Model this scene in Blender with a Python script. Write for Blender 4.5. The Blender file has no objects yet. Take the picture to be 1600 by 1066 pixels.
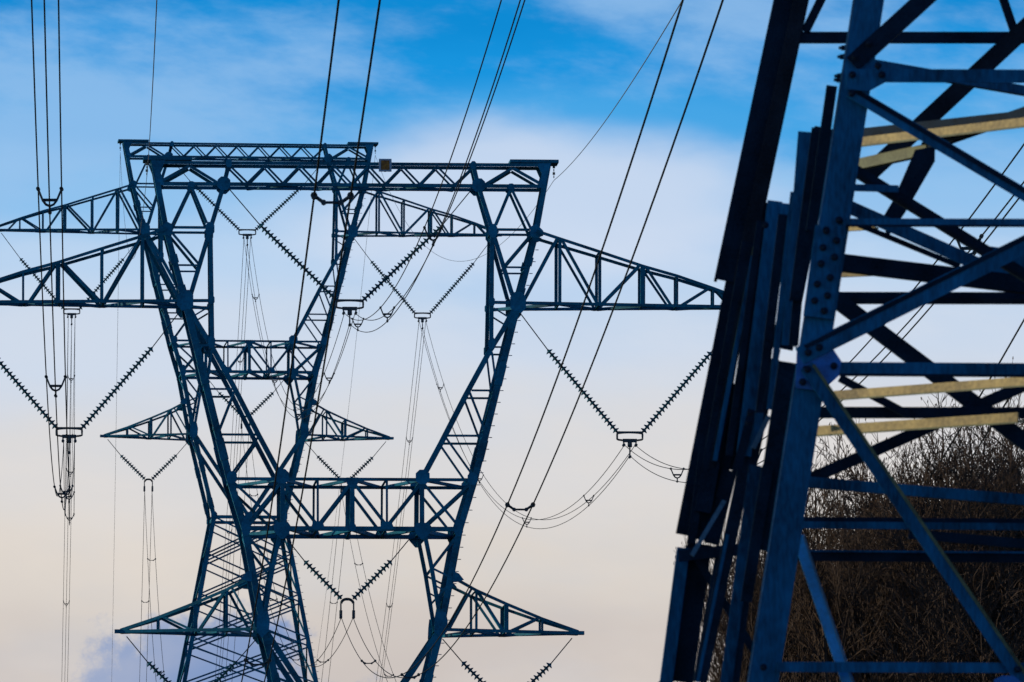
import bpy, math, random
from mathutils import Vector, Matrix
R = math.radians
sc = bpy.context.scene
COL = sc.collection
random.seed(7)

# ------------------------------------------------------------------ camera
F = 12000.0                       # focal length in photo pixels
CAMH = 1.6
PITCH = math.atan(1142.0 / F)
cam_d = bpy.data.cameras.new('camera')
cam = bpy.data.objects.new('camera', cam_d); COL.objects.link(cam)
cam.location = (0, 0, CAMH)
cam.rotation_euler = (R(90) + PITCH, 0, 0)
cam_d.sensor_width = 36.0
cam_d.lens = 36.0 * F / 1600.0
cam_d.clip_start = 0.5
cam_d.clip_end = 9000
cam_d.dof.use_dof = True
cam_d.dof.focus_distance = 205
cam_d.dof.aperture_fstop = 14
sc.camera = cam

# ------------------------------------------------------------------ world + sun
SUN_EL, SUN_DIR = R(11), Vector((-0.975, 0.07, 0.19)).normalized()
w = bpy.data.worlds.new('World'); sc.world = w; w.use_nodes = True
nt = w.node_tree; nt.nodes.clear()
N, L = nt.nodes.new, nt.links.new
def math_node(op, a, b=None, c=None):
    m = N('ShaderNodeMath'); m.operation = op
    for i, v in enumerate((a, b, c)):
        if v is None: continue
        if isinstance(v, (int, float)): m.inputs[i].default_value = v
        else: L(v, m.inputs[i])
    return m.outputs[0]
out = N('ShaderNodeOutputWorld')
tc = N('ShaderNodeTexCoord'); sep = N('ShaderNodeSeparateXYZ'); L(tc.outputs['Generated'], sep.inputs[0])
sky = N('ShaderNodeTexSky'); sky.sky_type = 'NISHITA'; sky.sun_disc = False
sky.sun_elevation = math.asin(SUN_DIR.z); sky.sun_rotation = math.atan2(SUN_DIR.x, SUN_DIR.y)
tint = N('ShaderNodeMix'); tint.data_type = 'RGBA'; tint.blend_type = 'MULTIPLY'; tint.inputs[0].default_value = 1
L(sky.outputs[0], tint.inputs[6]); tint.inputs[7].default_value = (0.10, 0.45, 1.0, 1)
bg_sky = N('ShaderNodeBackground'); L(tint.outputs[2], bg_sky.inputs[0]); bg_sky.inputs[1].default_value = 0.13
# low band of the sky: cloud layers as directions (azimuth, elevation)
hyp = math_node('SQRT', math_node('ADD', math_node('MULTIPLY', sep.outputs[0], sep.outputs[0]), math_node('MULTIPLY', sep.outputs[1], sep.outputs[1])))
elev = math_node('ARCTAN2', sep.outputs[2], hyp)             # radians
azi = math_node('ARCTAN2', sep.outputs[0], sep.outputs[1])
# u, v in [0,1] over roughly 2.9..7.9 degrees
E0, E1 = math.atan(609.0/F), math.atan(1675.0/F)
v = math_node('DIVIDE', math_node('SUBTRACT', elev, E0), E1 - E0)   # 0 low, 1 high
u = math_node('DIVIDE', azi, 0.1333)                                # -0.5 .. 0.5
def noise(su, sv, scale, detail, off, rough=0.5, rot=0.0):
    c = N('ShaderNodeCombineXYZ')
    uu = math_node('ADD', math_node('MULTIPLY', u, su), math_node('MULTIPLY', v, rot))
    L(uu, c.inputs[0]); L(math_node('MULTIPLY', v, sv), c.inputs[1]); c.inputs[2].default_value = off
    n = N('ShaderNodeTexNoise'); n.inputs['Scale'].default_value = scale
    n.inputs['Detail'].default_value = detail; n.inputs['Roughness'].default_value = rough
    L(c.outputs[0], n.inputs['Vector']); return n.outputs['Fac']
def mapr(x, a, b, c=0.0, d=1.0, smooth=True):
    m = N('ShaderNodeMapRange'); m.interpolation_type = 'SMOOTHSTEP' if smooth else 'LINEAR'
    L(x, m.inputs[0]); m.inputs[1].default_value = a; m.inputs[2].default_value = b
    m.inputs[3].default_value = c; m.inputs[4].default_value = d; return m.outputs[0]
def mixc(fac, a, b):
    m = N('ShaderNodeMix'); m.data_type = 'RGBA'; L(fac, m.inputs[0])
    for i, x in ((6, a), (7, b)):
        if isinstance(x, tuple): m.inputs[i].default_value = x
        else: L(x, m.inputs[i])
    return m.outputs[2]
def s(r, g, b):
    f = lambda c: (c/255/12.92) if c/255 <= 0.04045 else ((c/255 + 0.055)/1.055)**2.4
    return (f(r), f(g), f(b), 1)
n_edge = noise(1.5, 3.0, 1.6, 4, 3.3)
v2 = math_node('ADD', v, math_node('MULTIPLY', math_node('SUBTRACT', n_edge, 0.5), 0.22))
ramp = N('ShaderNodeValToRGB'); L(v2, ramp.inputs[0])
cr = ramp.color_ramp; cr.interpolation = 'EASE'
stops = [(0.0, s(204, 195, 190)), (0.16, s(219, 211, 203)), (0.35, s(221, 218, 217)), (0.48, s(208, 219, 235)),
         (0.64, s(186, 212, 240)), (0.745, s(142, 194, 238)), (0.82, s(72, 166, 230)), (0.93, s(24, 148, 222)), (1.0, s(14, 138, 212))]
cr.elements[0].position, cr.elements[0].color = stops[0]
cr.elements[1].position, cr.elements[1].color = stops[-1]
for p, c in stops[1:-1]:
    e = cr.elements.new(p); e.color = c
wisps = mapr(noise(2.3, 3.6, 1.5, 7, 2.9, 0.58, 0.9), 0.40, 0.66)
wisps = math_node('MULTIPLY', wisps, mapr(v, 0.45, 0.8, 0.1, 0.72))
col1 = mixc(wisps, ramp.outputs[0], s(152, 194, 236))
# a paler bank in the middle and a bluish grey cloud low on the left
puff = noise(1.7, 2.0, 1.3, 5, 9.1, 0.55)
dx = math_node('SUBTRACT', u, -0.285); dy = math_node('SUBTRACT', v, -0.04)
d2 = math_node('SQRT', math_node('ADD', math_node('POWER', math_node('DIVIDE', dx, 0.14), 2.0), math_node('POWER', math_node('DIVIDE', dy, 0.13), 2.0)))
d2 = math_node('ADD', d2, math_node('MULTIPLY', math_node('SUBTRACT', noise(6, 4, 2.2, 8, 4.4, 0.65), 0.5), 1.9))
low = math_node('MULTIPLY', mapr(d2, 1.1, 0.7), 0.8)
col2 = mixc(low, col1, s(104, 142, 198))
mx_ = math_node('SUBTRACT', u, 0.02); my_ = math_node('SUBTRACT', v, 0.70)
d3 = math_node('SQRT', math_node('ADD', math_node('POWER', math_node('DIVIDE', mx_, 0.27), 2.0), math_node('POWER', math_node('DIVIDE', my_, 0.14), 2.0)))
d3 = math_node('ADD', d3, math_node('MULTIPLY', math_node('SUBTRACT', noise(2.2, 3.0, 2.0, 4, 6.2, 0.5), 0.5), 0.9))
bank = math_node('MULTIPLY', mapr(d3, 1.1, 0.45), 0.7)
col3 = mixc(bank, col2, s(214, 223, 240))
lift = math_node('MULTIPLY', mapr(puff, 0.4, 0.7), mapr(v, 0.5, 0.1, 0.0, 0.4))
col4 = mixc(lift, col3, s(236, 226, 216))
bg_cl = N('ShaderNodeBackground'); L(col4, bg_cl.inputs[0]); bg_cl.inputs[1].default_value = 1.0
mxs = N('ShaderNodeMixShader'); L(mapr(elev, R(9), R(17)), mxs.inputs[0])
L(bg_cl.outputs[0], mxs.inputs[1]); L(bg_sky.outputs[0], mxs.inputs[2]); L(mxs.outputs[0], out.inputs[0])

sun_d = bpy.data.lights.new('sun', 'SUN'); sun_d.energy = 2.6; sun_d.angle = R(0.5); sun_d.color = (1.0, 0.82, 0.55)
sun = bpy.data.objects.new('sun', sun_d); COL.objects.link(sun)
sun.rotation_euler = SUN_DIR.to_track_quat('Z', 'Y').to_euler()
sc.view_settings.view_transform = 'Standard'; sc.view_settings.look = 'None'
sc.view_settings.exposure = 0; sc.view_settings.gamma = 1

# ------------------------------------------------------------------ projection helpers
RT = Vector((1, 0, 0)); UP = Vector((0, -math.sin(PITCH), math.cos(PITCH))); FW = Vector((0, math.cos(PITCH), math.sin(PITCH)))
EYE = Vector((0, 0, CAMH))
def ray(px, py): return FW + RT*((px-800)/F) + UP*((533-py)/F)
def P(px, py, d):
    r = ray(px, py); return EYE + r*(d/r.y)
def pxof(p):
    q = p - EYE; z = q.dot(FW); return 800 + F*q.dot(RT)/z, 533 - F*q.dot(UP)/z

# ------------------------------------------------------------------ materials
def mat(name, base, rough=0.55, metal=0.0, var=0.25, scale=6.0, fine=60.0, bump=0.0, spec=0.4, tintc=None, streak=False):
    m = bpy.data.materials.new(name); m.use_nodes = True; t = m.node_tree
    b = t.nodes['Principled BSDF']; n = t.nodes.new; l = t.links.new
    co = t.nodes.new('ShaderNodeTexCoord')
    mp = n('ShaderNodeMapping'); l(co.outputs['Object'], mp.inputs[0])
    if streak: mp.inputs['Scale'].default_value = (1, 1, 0.25)
    a = n('ShaderNodeTexNoise'); a.inputs['Scale'].default_value = scale; a.inputs['Detail'].default_value = 5; l(mp.outputs[0], a.inputs['Vector'])
    c = n('ShaderNodeTexNoise'); c.inputs['Scale'].default_value = fine; c.inputs['Detail'].default_value = 3; l(mp.outputs[0], c.inputs['Vector'])
    ad = n('ShaderNodeMath'); ad.operation = 'MULTIPLY_ADD'; l(a.outputs['Fac'], ad.inputs[0]); ad.inputs[1].default_value = 0.65
    ml = n('ShaderNodeMath'); ml.operation = 'MULTIPLY'; l(c.outputs['Fac'], ml.inputs[0]); ml.inputs[1].default_value = 0.35; l(ml.outputs[0], ad.inputs[2])
    r = n('ShaderNodeValToRGB'); l(ad.outputs[0], r.inputs[0])
    lo = tuple(x*(1-var) for x in base); hi = tuple(min(1, x*(1+var)) for x in (tintc or base))
    r.color_ramp.elements[0].position = 0.35; r.color_ramp.elements[0].color = lo + (1,)
    r.color_ramp.elements[1].position = 0.65; r.color_ramp.elements[1].color = hi + (1,)
    l(r.outputs[0], b.inputs['Base Color'])
    b.inputs['Roughness'].default_value = rough; b.inputs['Metallic'].default_value = metal
    b.inputs['Specular IOR Level'].default_value = spec
    if bump:
        bp = n('ShaderNodeBump'); bp.inputs['Strength'].default_value = bump; bp.inputs['Distance'].default_value = 0.01
        l(c.outputs['Fac'], bp.inputs['Height']); l(bp.outputs[0], b.inputs['Normal'])
    return m
M_STEEL = mat('blue_painted_steel', (0.003, 0.125, 0.205), 0.6, 0.0, 0.5, 0.8, 9, spec=0.12)
M_GUS = mat('blue_plate_steel', (0.003, 0.150, 0.265), 0.6, 0.0, 0.4, 1.2, 12, spec=0.12)
M_FAR = mat('far_blue_steel', (0.06, 0.19, 0.29), 0.6, 0.0, 0.3, 0.8, 9)
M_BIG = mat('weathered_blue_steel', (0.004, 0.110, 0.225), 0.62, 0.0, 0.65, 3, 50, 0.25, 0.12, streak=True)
M_DARK = mat('shaded_weathered_steel', (0.005, 0.020, 0.040), 0.7, 0.0, 0.5, 5, 60, 0.2, 0.1)  # near tower steel with shade put into its base colour
M_PALE = mat('sunlit_pale_tone', (0.33, 0.25, 0.085), 0.6, 0.0, 0.6, 3, 34, 0.35)  # warm sunlight put into the plan brace colour; concrete feet use it too
M_BOLT = mat('dark_bolt_steel', (0.008, 0.022, 0.045), 0.7, 0.0, 0.2, 20, 80, spec=0.1)
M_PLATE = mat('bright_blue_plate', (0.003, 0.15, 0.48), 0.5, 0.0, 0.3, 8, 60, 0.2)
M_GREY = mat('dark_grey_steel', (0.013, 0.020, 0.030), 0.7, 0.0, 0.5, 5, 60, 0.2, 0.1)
M_EDGE = mat('sunlit_edge_steel', (0.07, 0.17, 0.25), 0.6, 0.0, 0.5, 6, 60, 0.2)  # lighter steel tone, paints sunlit edges and slivers
M_OLIVE = mat('olive_light_shade_steel', (0.10, 0.12, 0.055), 0.6, 0.0, 0.5, 6, 60, 0.2)  # olive tone painting sunlit edges and the darker undersides of pale braces
M_AZURE = mat('azure_steel', (0.03, 0.33, 0.68), 0.55, 0.0, 0.3, 6, 50, 0.2)  # brighter blue base for one diagonal brace
M_WIRE = mat('dark_conductor', (0.012, 0.018, 0.02), 0.8, 0.0, 0.03, 3, 40, spec=0.1)
M_WIRE2 = mat('pale_earth_wire', (0.10, 0.14, 0.18), 0.6, 0.0, 0.03, 3, 40)
M_INS = mat('dark_green_insulator_glass', (0.008, 0.075, 0.10), 0.35, 0.0, 0.3, 10, 60)
M_FIT = mat('dark_fitting_steel', (0.02, 0.045, 0.06), 0.5, 0.2, 0.2, 10, 60)
M_FRAME = mat('pale_blue_sign_frame', (0.25, 0.38, 0.48), 0.6, 0, 0.1, 6, 30)
M_ORNG = mat('orange_brown_panel', (0.16, 0.055, 0.008), 0.6, 0, 0.35, 9, 30, tintc=(0.30, 0.14, 0.01))
M_BARK = mat('brown_twigs', (0.050, 0.029, 0.016), 0.85, 0, 0.5, 1.2, 14)
M_TRUNK = mat('brown_bark', (0.045, 0.032, 0.022), 0.85, 0, 0.4, 3, 30, 0.5)
M_GROUND = mat('dry_field_grass', (0.06, 0.055, 0.025), 0.9, 0, 0.4, 0.02, 0.4)

# ------------------------------------------------------------------ mesh helpers
class MB:
    def __init__(s): s.v = []; s.f = []
    def add(s, vs, fs):
        o = len(s.v); s.v += [tuple(x) for x in vs]; s.f += [tuple(o+i for i in f) for f in fs]
    def box_frame(s, c, ax, ay, az):      # centre and three half vectors
        vs = [c + ax*i + ay*j + az*k for i in (-1, 1) for j in (-1, 1) for k in (-1, 1)]
        s.add(vs, [(0,1,3,2),(4,6,7,5),(0,4,5,1),(2,3,7,6),(0,2,6,4),(1,5,7,3)])
    def sweep(s, p, q, prof, wd, nd):     # profile list of (w, n) in the section plane
        n = len(prof)
        vs = [p + wd*a + nd*b for a, b in prof] + [q + wd*a + nd*b for a, b in prof]
        fs = [(i, (i+1) % n, n+(i+1) % n, n+i) for i in range(n)] + [tuple(reversed(range(n))), tuple(range(n, 2*n))]
        s.add(vs, fs)
    def angle(s, p, q, width, t=None, n=None, edge=-1, off=0.0, leg2=None, wh=None):
        """L section: one flange in the face (seen), one going inwards from its edge"""
        a = (q-p).normalized()
        if wh is None: wh = Vector((0, 0, 1)) if abs(a.z) < 0.88 else Vector((1, 0, 0))
        wd = (wh - a*wh.dot(a)).normalized(); nd = a.cross(wd)
        ref = n if n is not None else Vector((0, -1, 0))
        if nd.dot(ref) < 0: nd = -nd
        t = t or width*0.12; h = width/2; l2 = leg2 or width*0.9
        if edge < 0: prof = [(-h, 0), (h, 0), (h, -t), (-h+t, -t), (-h+t, -l2), (-h, -l2)]
        else: prof = [(-h, 0), (h, 0), (h, -l2), (h-t, -l2), (h-t, -t), (-h, -t)]
        prof = [(x, y+off) for x, y in prof]
        s.sweep(p, q, prof, wd, nd)
    def tube(s, pts, r, k=6, r2=None, cap=True):
        n = len(pts); o = len(s.v)
        for i, p in enumerate(pts):
            d = (pts[min(i+1, n-1)] - pts[max(i-1, 0)]).normalized()
            x = d.orthogonal().normalized() if i == 0 else (x - d*x.dot(d)).normalized()
            y = d.cross(x); rr = r if r2 is None else r + (r2-r)*i/(n-1)
            for j in range(k):
                t = 2*math.pi*j/k; s.v.append(tuple(p + x*(rr*math.cos(t)) + y*(rr*math.sin(t))))
        for i in range(n-1):
            for j in range(k):
                s.f.append((o+i*k+j, o+i*k+(j+1) % k, o+(i+1)*k+(j+1) % k, o+(i+1)*k+j))
        if cap: s.f.append(tuple(o+j for j in reversed(range(k)))); s.f.append(tuple(o+(n-1)*k+j for j in range(k)))
    def plate(s, pts, nd, t):             # polygon points (front), extruded by -nd*t
        n = len(pts); vs = list(pts) + [p - nd*t for p in pts]
        s.add(vs, [tuple(range(n)), tuple(reversed(range(n, 2*n)))] + [(i, n+i, n+(i+1) % n, (i+1) % n) for i in range(n)])
    def build(s, name, m, parent=None, smooth=False):
        me = bpy.data.meshes.new(name); me.from_pydata(s.v, [], s.f); me.update()
        import bmesh
        if len(s.f) < 20000:
            bm = bmesh.new(); bm.from_mesh(me); bmesh.ops.recalc_face_normals(bm, faces=bm.faces); bm.to_mesh(me); bm.free()
        me.materials.append(m)
        if smooth: me.polygons.foreach_set('use_smooth', [True]*len(me.polygons))
        o = bpy.data.objects.new(name, me); COL.objects.link(o)
        if parent: o.parent = parent
        return o
def thing(name, label, cat, loc=(0, 0, 0), rz=0.0, group=None):
    o = bpy.data.objects.new(name, None); COL.objects.link(o); o.empty_display_size = 0.5
    o.location = loc; o.rotation_euler = (0, 0, rz); return tag(o, label, cat, group)
def tag(o, label, cat, group=None):
    o['label'] = label; o['category'] = cat
    if group: o['group'] = group
    return o
def kids(o): return [c for c in bpy.data.objects if c.parent == o]
def copy_tree(o, parent=None, swap=None, kidmap=None):
    if kidmap is None:
        kidmap = {}
        for c in bpy.data.objects:
            if c.parent: kidmap.setdefault(c.parent.name, []).append(c)
    c = o.copy(); COL.objects.link(c)
    if parent: c.parent = parent
    for ch in kidmap.get(o.name, []): copy_tree(ch, c, swap, kidmap)
    return c

# ------------------------------------------------------------------ ground
def ground_z(x, y):
    t = max(0.0, min(1.0, (y-315)/150.0)); up = 21.0*t*t*(3-2*t)
    t2 = max(0.0, min(1.0, (y-500)/260.0)); return up - 30.0*t2*t2*(3-2*t2)
g = MB(); ys = [-600, -200, 0, 100, 200, 300] + [300+8*i for i in range(1, 60)] + [800, 1000, 1500, 3000, 6000]
xs = [-4000, -1500, -600, -300] + list(range(-200, 201, 20)) + [300, 600, 1500, 4000]
for y in ys:
    for x in xs: g.v.append((x, y, ground_z(x, y)))
nx = len(xs)
for j in range(len(ys)-1):
    for i in range(nx-1): g.f.append((j*nx+i, j*nx+i+1, (j+1)*nx+i+1, (j+1)*nx+i))
go = g.build('ground', M_GROUND); go['kind'] = 'structure'

# ------------------------------------------------------------------ the latticed Y-shaped tower
D_A, YAW_A = 300.0, R(3.6)
CX_A = 547.5
BASE_A = Vector((P(CX_A, 475, D_A).x, D_A, 0))
RZ = Matrix.Rotation(YAW_A, 4, 'Z')
W_TAB = [(245, 1.15), (256, 1.2), (292, 1.4), (475, 2.9), (826, 4.6), (985, 4.9), (1191, 5.0), (1739, 9.5)]
def wv(vv):
    if vv <= W_TAB[0][0]: return W_TAB[0][1]
    for (a, x), (b, y) in zip(W_TAB, W_TAB[1:]):
        if vv <= b: return x + (y-x)*(vv-a)/(b-a)
    return W_TAB[-1][1]
def node(u, vv, side=-1, depth=None):
    """u px from the axis, vv picture row of the front face -> local point; side -1 front, 1 back, 0 middle"""
    w_ = wv(vv) if depth is None else depth
    def hit(px):
        r = ray(px, vv); ff = -w_/2 if side else 0.0
        # plane through the base at local y = ff
        n = RZ @ Vector((0, 1, 0)); o = BASE_A + n*ff
        t = (o-EYE).dot(n)/r.dot(n); q = EYE + r*t - BASE_A
        return RZ.inverted() @ q
    a, b = hit(CX_A+abs(u)), hit(CX_A-abs(u))
    x = (a.x-b.x)/2; z = (a.z+b.z)/2
    return Vector((math.copysign(x, u) if u else 0.0, side*w_/2, z))

cnt = [0]
def member(parent, name, a, b, px, side=-1, da=None, db=None, m=None, off=None, mirror=False, edge=None):
    """one angle iron on the front (-1) or back (1) face"""
    p, q = node(a[0], a[1], side, da), node(b[0], b[1], side, db)
    k = MB(); cnt[0] += 1
    o_ = (0.004 + 0.003*(cnt[0] % 5)) if off is None else off
    k.angle(p, q, px*0.72/40.0, 0.02, n=Vector((0, side, 0)), off=-o_, edge=(-1 if cnt[0] % 2 else 1) if edge is None else edge)
    return k.build(name, m or M_STEEL, parent)

def build_tower():
    T = thing('lattice_tower', 'nearer of the two Y shaped lattice towers, its wide cross arms crossing the whole picture', 'power pylon',
              BASE_A, YAW_A, 'Y shaped lattice towers of the line')
    LEG = [(309, 252), (289, 361), (260, 472), (192, 747), (168, 826), (139.5, 978), (88, 1191), (190, 1739)]
    INN = [(191, 258), (199, 289), (221, 360), (250, 455), (260, 472)]
    INL = [(258, 474), (243, 503), (220, 540), (185, 604), (146, 680), (110, 747)]
    for sx in (-1, 1):
        for sd in (-1, 1):
            k = MB()
            for i, ((a, b), (c, d)) in enumerate(zip(LEG, LEG[1:])):
                wpx = 8.5 if i == 0 else (9 if i < 2 else 10.5)
                k.angle(node(sx*a, b, sd), node(sx*c, d, sd), wpx/40.0, 0.03, n=Vector((0, sd, 0)), edge=1 if sx > 0 else -1, off=0.0, wh=Vector((1, 0, 0)))
            # lapped splices stand proud of the leg
            for (u0, v0), (u1, v1) in ((LEG[1], LEG[2]), (LEG[2], LEG[3]), (LEG[5], LEG[6])):
                for tt in (0.35, 0.78):
                    ua, va = u0+(u1-u0)*tt, v0+(v1-v0)*tt; ub, vb = u0+(u1-u0)*(tt+.12), v0+(v1-v0)*(tt+.12)
                    k.angle(node(sx*ua, va, sd), node(sx*ub, vb, sd), 12.5/40.0, 0.03, n=Vector((0, sd, 0)), off=0.02, wh=Vector((1, 0, 0)))
            k.build('leg', M_STEEL, T)
            k = MB()
            for i, ((a, b), (c, d)) in enumerate(zip(INN, INN[1:])):
                k.angle(node(sx*a, b, sd), node(sx*c, d, sd), 6.5/40.0, 0.03, n=Vector((0, sd, 0)), off=-0.01, wh=Vector((1, 0, 0)))
            for (a, b), (c, d) in zip(INL, INL[1:]):
                k.angle(node(sx*a, b, sd), node(sx*c, d, sd), 7.5/40.0, 0.03, n=Vector((0, sd, 0)), off=-0.012, wh=Vector((1, 0, 0)))
            k.build('inner_leg', M_STEEL, T)
            k = MB()
            for (a, b), (c, d) in (((112, 828), (124, 886)), ((124, 886), (139, 975)), ((136, 985), (0, 1191))):
                k.angle(node(sx*a, b, sd), node(sx*c, d, sd), (6.5 if b < 980 else 9)/40.0, 0.03, n=Vector((0, sd, 0)), off=-0.012, wh=Vector((1, 0, 0)))
            k.build('inner_leg', M_STEEL, T)
            # window post
            k = MB(); k.angle(node(sx*220, 368, sd), node(sx*218, 536, sd), 6.5/40.0, 0.025, n=Vector((0, sd, 0)), off=-0.02)
            k.build('window_post', M_STEEL, T)
            # braces of the ear and of the upper leg panels
            for a, b, px in [((250, 292), (226, 350), 6), ((251, 294), (281, 356), 6), ((228, 357), (279, 357), 5.5), ((240, 413), (282, 364), 5.5),
                             ((239, 416), (273, 416), 4), ((218, 541), (242, 541), 4), ((219, 549), (226, 603), 4.5), ((187, 609), (222, 609), 4.5),
                             ((184, 612), (209, 676), 5), ((149, 680), (207, 680), 5), ((147, 684), (187, 740), 5),
                             ((206, 289), (252, 261), 6.5), ((253, 261), (298, 286), 6.5),
                             ((166, 834), (126, 886), 6), ((124, 887), (153, 901), 4.5), ((131, 934), (147, 917), 4.5), ((129, 914), (149, 925), 3.5),
                             ((222, 480), (250, 497), 3.5)]:
                member(T, 'brace', (sx*a[0], a[1]), (sx*b[0], b[1]), px, sd)
            # side ties between front and back legs come below
        for (uu, vv_) in [(289, 361), (260, 472), (192, 747), (168, 826), (139, 975), (221, 360), (110, 747), (110, 826), (215, 660), (230, 600), (275, 415)]:
            k = MB(); k.angle(node(sx*uu, vv_, -1), node(sx*uu, vv_, 1), 0.12, 0.02, n=Vector((sx, 0, 0)), wh=Vector((0, 0, 1)))
            k.build('cross_tie', M_STEEL, T)
        # side-face zigzag between the front and back outer legs
        zz = [(289, 361), (275, 416), (260, 472), (238, 560), (215, 655), (192, 747), (168, 826), (154, 900), (139, 975), (114, 1085), (88, 1191)]
        for i, ((a, b), (c, d)) in enumerate(zip(zz, zz[1:])):
            sd = -1 if i % 2 else 1
            k = MB(); k.angle(node(sx*a, b, sd), node(sx*c, d, -sd), 0.10, 0.02, n=Vector((sx, 0, 0)))
            k.build('side_brace', M_STEEL, T)

    # ---- top beam
    B = MB()
    for sd in (-1, 1):
        B.angle(node(-309, 256, sd), node(309, 256, sd), 5/40.0, 0.025, n=Vector((0, sd, 0)), edge=1, off=0.01)
        B.angle(node(-297, 289, sd), node(297, 289, sd), 5.5/40.0, 0.025, n=Vector((0, sd, 0)), edge=-1, off=0.01)
    beam = B.build('top_beam', M_STEEL, T)
    ups, los = [-191, -134, -80, -27, 27, 80, 134, 191], [-162, -107, -53, 0, 53, 107, 162]
    for sd in (-1, 1):
        for i, lo in enumerate(los):
            member(beam, 'brace', (ups[i], 259), (lo, 287), 4.5, sd); member(beam, 'brace', (lo, 287), (ups[i+1], 259), 4.5, sd)
        for sx in (-1, 1): member(beam, 'post', (sx*191, 256), (sx*199, 290), 9, sd)
    for i, lo in enumerate(los[:-1]):
        k = MB(); k.angle(node(lo, 291, -1 if i % 2 else 1), node(los[i+1], 291, 1 if i % 2 else -1), 0.08, 0.015); k.build('plan_brace', M_STEEL, beam)
    for sx in (-1, 1):     # thick cap plate at either end, with the earth wire bracket
        k = MB(); a, b = node(sx*248, 252.5, 0), node(sx*324, 252.5, 0); c = (a+b)/2
        k.box_frame(c, (b-a)/2, Vector((0, 0.62, 0)), Vector((0, 0, 0.06))); k.build('cap_plate', M_STEEL, beam)
        k = MB()
        for sd in (-1, 1):
            k.plate([node(sx*u_, v_, sd) + Vector((0, sd*0.03, 0)) for u_, v_ in ((290, 253), (312, 253), (303, 290), (292, 292), (298, 270))], Vector((0, sd, 0)), 0.02)
        k.build('gusset_plate', M_GUS, T)
        k = MB(); p = node(sx*318, 256, 0)
        for j in range(4):
            k.tube([p - Vector((0, 0, 0.02+0.13*j)), p - Vector((0, 0, 0.12+0.13*j))], 0.05 if j % 2 == 0 else 0.02, 8)
        k.build('wire_bracket', M_FIT, beam)

    # ---- cross arms
    def arm(sx, root_up, root_lo, tip, ups, los, posts, wr, tipw, chord_px):
        A = MB()
        def dep(u_):
            t = (abs(u_)-abs(root_lo[0]))/(abs(tip[0])-abs(root_lo[0])); t = max(0, min(1, t)); return wr + (tipw-wr)*t
        def yl(pts, u_):
            for (a, b), (c, d) in zip(pts, pts[1:]):
                if a <= u_ <= c: return b + (d-b)*(u_-a)/(c-a)
            return pts[-1][1]
        UPC = [root_up] + ups + [tip[:2] if len(tip) < 3 else (tip[0], tip[2])]; LOC = [root_lo, (tip[0], tip[1])]
        for sd in (-1, 1):
            for (a, b), (c, d) in zip(UPC, UPC[1:]):
                A.angle(node(sx*a, b, sd, dep(a)), node(sx*c, d, sd, dep(c)), chord_px/40.0, 0.025, n=Vector((0, sd, 0)), edge=1, off=0.006)
            A.angle(node(sx*root_lo[0], root_lo[1], sd, wr), node(sx*tip[0], tip[1], sd, tipw), chord_px/40.0, 0.025, n=Vector((0, sd, 0)), edge=-1, off=0.006)
        p = node(sx*tip[0], tip[1], 0); A.box_frame(p, Vector((0.22, 0, 0)), Vector((0, tipw/2+0.03, 0)), Vector((0, 0, 0.07)))
        arm_o = A.build('cross_arm', M_STEEL, T)
        zig = []
        for (u_, px) in posts:
            for sd in (-1, 1): member(arm_o, 'post', (sx*u_, yl(UPC, u_)), (sx*u_, yl(LOC, u_)), px, sd, dep(u_), dep(u_))
        for (ua, ub, px) in los:      # diagonals: ua on the upper chord, ub on the lower one
            for sd in (-1, 1): member(arm_o, 'brace', (sx*ua, yl(UPC, ua)), (sx*ub, yl(LOC, ub)), px, sd, dep(ua), dep(ub))
        us = [root_lo[0]] + [u_ for u_, _ in posts] + [tip[0]]
        for i in range(len(us)-1):
            sd = -1 if i % 2 else 1
            k = MB(); k.angle(node(sx*us[i], yl(LOC, us[i]), sd, dep(us[i])) + Vector((0, 0, -0.02)), node(sx*us[i+1], yl(LOC, us[i+1]), -sd, dep(us[i+1])) + Vector((0, 0, -0.02)), 0.12, 0.02)
            k.build('plan_brace', M_STEEL, arm_o)
            if i:
                k = MB(); k.angle(node(sx*us[i], yl(LOC, us[i]), -1, dep(us[i])), node(sx*us[i], yl(LOC, us[i]), 1, dep(us[i])), 0.09, 0.02, n=Vector((sx, 0, 0))); k.build('cross_tie', M_STEEL, arm_o)
                k = MB(); k.angle(node(sx*us[i], yl(UPC, us[i]), -1, dep(us[i])), node(sx*us[i], yl(UPC, us[i]), 1, dep(us[i])), 0.09, 0.02, n=Vector((sx, 0, 0))); k.build('cross_tie', M_STEEL, arm_o)
    for sx in (-1, 1):
        arm(sx, (289, 359), (222, 471), (628, 476, 469), [(326, 371), (389, 391), (457, 413), (511, 428), (568, 447)],
            [(322, 268, 7), (329, 386, 6), (452, 392, 7), (462, 502, 5.5), (563, 516, 5), (574, 598, 4.5)],
            [(326, 7), (389, 6.5), (457, 10), (511, 5), (568, 4.5)], 2.9, 0.45, 4.8)
        arm(sx, (160, 903), (140, 983), (358, 988, 986), [(195, 922), (243, 943), (300, 966)],
            [(188, 152, 5), (198, 238, 6), (295, 248, 5)], [(195, 5.5), (243, 9), (300, 5)], 4.9, 0.35, 4.8)

    # ---- bridge under the window
    B = MB()
    for sd in (-1, 1):
        B.angle(node(-190, 749, sd), node(190, 749, sd), 5/40.0, 0.025, n=Vector((0, sd, 0)), edge=1, off=0.012)
        B.angle(node(-168, 826, sd), node(168, 826, sd), 7/40.0, 0.025, n=Vector((0, sd, 0)), edge=-1, off=0.012)
    br = B.build('bridge', M_STEEL, T)
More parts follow.
